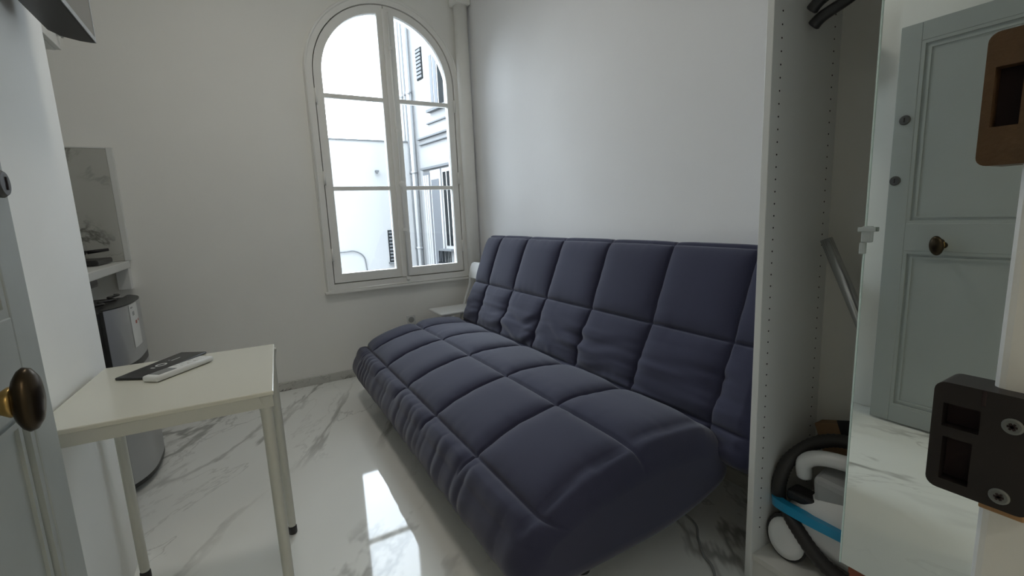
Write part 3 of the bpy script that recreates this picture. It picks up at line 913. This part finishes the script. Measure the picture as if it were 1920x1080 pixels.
# ------------------------------------------------------------------ folding chair behind the sofa end
ch = thing('folding_chair', 'white folding chair squeezed between the sofa end and the window wall', 'chair', (1.30, 3.20, 0))
obj('seat', box(NB(), 1.125, 1.45, 3.012, 3.282, .432, .450, bev=.008), 'white', ch)
bm = plate(NB(), [[(3.022, .655), (3.274, .655), (3.276, .72), (3.262, .762), (3.23, .775), (3.066, .775), (3.034, .762), (3.020, .72)]], lambda u, v, w: (1.470 + w + (v - .655) * .25, u, v), .016)
obj('backrest', bm, 'white', ch)
for sy in (3.028, 3.268):
    obj('back_post', tube(NB(), [(1.500, sy, .74), (1.475, sy, .60), (1.36, sy, .30), (1.16, sy, 0.0)], .011, 12), 'white', ch, True)
    obj('leg', tube(NB(), [(1.20, sy, .435), (1.34, sy, .30), (1.50, sy, 0.0)], .011, 12), 'white', ch, True)
obj('stretcher', tube(NB(), [(1.22, 3.028, .09), (1.22, 3.268, .09)], .009, 10), 'white', ch, True)

# ------------------------------------------------------------------ unseen fill light added at the ceiling to brighten back wall and floor
rl_ = thing('added_ceiling_fill', 'added unseen round fill light on the room ceiling', 'lamp', (.15, 1.95, ZC))
obj('fill_base', lathe(NB(), (.15, 1.95, ZC), (0, 0, -1), [(0, .17), (.03, .17), (.035, .16)], 32), 'white', rl_, angle=.6)
rd = bpy.data.lights.new('ceiling_fill_light', 'AREA')
rd.shape = 'DISK'
rd.size = .30
rd.energy = 8
rd.color = (1.0, .95, .86)
ro = bpy.data.objects.new('ceiling_fill_light', rd)
COL.objects.link(ro)
ro.parent = rl_
ro.location = (0, 0, -.037)

# ------------------------------------------------------------------ unseen warm fill light added in the hallway behind the camera
hl = thing('added_hall_fill', 'added unseen warm fill light in the hallway outside the door', 'lamp', (.10, -.85, 2.5))
struct('ceiling_hall', box(NB(), XA, XR, -1.5, YF0, 2.5, 2.58), 'ceiling', 'white hallway ceiling', 'ceiling')
obj('fill_base', lathe(NB(), (.10, -.85, 2.5), (0, 0, -1), [(0, .12), (.02, .12), (.025, .10)], 24), 'white', hl, angle=.6)
obj('fill_globe', lathe(NB(), (.10, -.85, 2.475), (0, 0, -1), [(0, .10), (.03, .095), (.055, .07), (.07, .0)], 24), 'glass', hl, True)
ld = bpy.data.lights.new('hall_fill_light', 'POINT')
ld.energy = 12
ld.color = (1.0, .88, .70)
ld.shadow_soft_size = .06
lo = bpy.data.objects.new('hall_fill_light', ld)
COL.objects.link(lo)
lo.parent = hl
lo.location = (0, 0, -.10)

# ------------------------------------------------------------------ courtyard outside
bm = plate(NB(), [[(-9, -4), (7.5, -4), (7.5, 9.5), (-9, 9.5)], [(XA - .1, -.06), (XR + .1, -.06), (XR + .1, ZC + .1), (XA - .1, ZC + .1)]], lambda u, v, w: (u, 3.45 + w, v), .17)
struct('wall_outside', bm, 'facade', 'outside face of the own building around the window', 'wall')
struct('wall_sky_blocker', box(NB(), -6.4, -6.0, 3.62, 12.0, -4, 4.0), 'facade', 'unseen white side wall added to block sky light', 'wall')  # out-of-view wall added to cut the sky light on the facades
K = 1.5
def zz(z): return CAM_H + (z - CAM_H) * K
struct('courtyard_ground', box(NB(), -12, 14, 3.7, 22, -4.2, -4.0), 'ground', 'courtyard paving below the window', 'ground')
fw = thing('courtyard_wall', 'bright white rendered courtyard wall seen through the left sash', 'wall', (0, 12, -4))
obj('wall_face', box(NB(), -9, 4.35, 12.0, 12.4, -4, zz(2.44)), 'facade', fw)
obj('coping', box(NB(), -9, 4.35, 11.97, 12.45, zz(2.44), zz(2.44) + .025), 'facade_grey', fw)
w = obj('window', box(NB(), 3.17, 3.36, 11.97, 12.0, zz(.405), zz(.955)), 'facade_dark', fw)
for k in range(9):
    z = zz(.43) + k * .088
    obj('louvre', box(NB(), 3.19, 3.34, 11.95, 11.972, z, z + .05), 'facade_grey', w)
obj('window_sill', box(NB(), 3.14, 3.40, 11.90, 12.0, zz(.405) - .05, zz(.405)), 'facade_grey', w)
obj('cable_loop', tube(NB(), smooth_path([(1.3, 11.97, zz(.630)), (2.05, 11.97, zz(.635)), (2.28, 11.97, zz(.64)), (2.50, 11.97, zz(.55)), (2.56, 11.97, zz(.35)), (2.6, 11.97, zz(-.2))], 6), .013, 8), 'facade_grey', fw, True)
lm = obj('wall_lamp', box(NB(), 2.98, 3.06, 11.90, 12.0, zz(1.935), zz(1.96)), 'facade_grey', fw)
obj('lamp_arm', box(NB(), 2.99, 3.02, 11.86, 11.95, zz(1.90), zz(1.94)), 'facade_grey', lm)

nb = thing('neighbour_building', 'white courtyard building with shutters and drainpipes behind the right sash', 'building', (4.0, 12.0, -4))
C2 = Vector((2.67 * K, 8 * K, 0))
dv = Vector((.151, -.988, 0)).normalized()
nv = Vector((-dv.y, dv.x, 0))
if nv.x > 0: nv = -nv           # facing the window
def fbox(bm, t0, t1, z0, z1, d0, d1):
    t0, t1, z0, z1 = t0 * K, t1 * K, zz(z0), zz(z1)
    c = C2 + dv * (t0 + t1) / 2 + nv * (d0 + d1) / 2 + Vector((0, 0, (z0 + z1) / 2))
    return obox(bm, c, dv * (t1 - t0) / 2, nv * (d1 - d0) / 2, Vector((0, 0, (z1 - z0) / 2)))
def fpart(name, m, par, *a):
    return obj(name, fbox(NB(), *a), m, par)
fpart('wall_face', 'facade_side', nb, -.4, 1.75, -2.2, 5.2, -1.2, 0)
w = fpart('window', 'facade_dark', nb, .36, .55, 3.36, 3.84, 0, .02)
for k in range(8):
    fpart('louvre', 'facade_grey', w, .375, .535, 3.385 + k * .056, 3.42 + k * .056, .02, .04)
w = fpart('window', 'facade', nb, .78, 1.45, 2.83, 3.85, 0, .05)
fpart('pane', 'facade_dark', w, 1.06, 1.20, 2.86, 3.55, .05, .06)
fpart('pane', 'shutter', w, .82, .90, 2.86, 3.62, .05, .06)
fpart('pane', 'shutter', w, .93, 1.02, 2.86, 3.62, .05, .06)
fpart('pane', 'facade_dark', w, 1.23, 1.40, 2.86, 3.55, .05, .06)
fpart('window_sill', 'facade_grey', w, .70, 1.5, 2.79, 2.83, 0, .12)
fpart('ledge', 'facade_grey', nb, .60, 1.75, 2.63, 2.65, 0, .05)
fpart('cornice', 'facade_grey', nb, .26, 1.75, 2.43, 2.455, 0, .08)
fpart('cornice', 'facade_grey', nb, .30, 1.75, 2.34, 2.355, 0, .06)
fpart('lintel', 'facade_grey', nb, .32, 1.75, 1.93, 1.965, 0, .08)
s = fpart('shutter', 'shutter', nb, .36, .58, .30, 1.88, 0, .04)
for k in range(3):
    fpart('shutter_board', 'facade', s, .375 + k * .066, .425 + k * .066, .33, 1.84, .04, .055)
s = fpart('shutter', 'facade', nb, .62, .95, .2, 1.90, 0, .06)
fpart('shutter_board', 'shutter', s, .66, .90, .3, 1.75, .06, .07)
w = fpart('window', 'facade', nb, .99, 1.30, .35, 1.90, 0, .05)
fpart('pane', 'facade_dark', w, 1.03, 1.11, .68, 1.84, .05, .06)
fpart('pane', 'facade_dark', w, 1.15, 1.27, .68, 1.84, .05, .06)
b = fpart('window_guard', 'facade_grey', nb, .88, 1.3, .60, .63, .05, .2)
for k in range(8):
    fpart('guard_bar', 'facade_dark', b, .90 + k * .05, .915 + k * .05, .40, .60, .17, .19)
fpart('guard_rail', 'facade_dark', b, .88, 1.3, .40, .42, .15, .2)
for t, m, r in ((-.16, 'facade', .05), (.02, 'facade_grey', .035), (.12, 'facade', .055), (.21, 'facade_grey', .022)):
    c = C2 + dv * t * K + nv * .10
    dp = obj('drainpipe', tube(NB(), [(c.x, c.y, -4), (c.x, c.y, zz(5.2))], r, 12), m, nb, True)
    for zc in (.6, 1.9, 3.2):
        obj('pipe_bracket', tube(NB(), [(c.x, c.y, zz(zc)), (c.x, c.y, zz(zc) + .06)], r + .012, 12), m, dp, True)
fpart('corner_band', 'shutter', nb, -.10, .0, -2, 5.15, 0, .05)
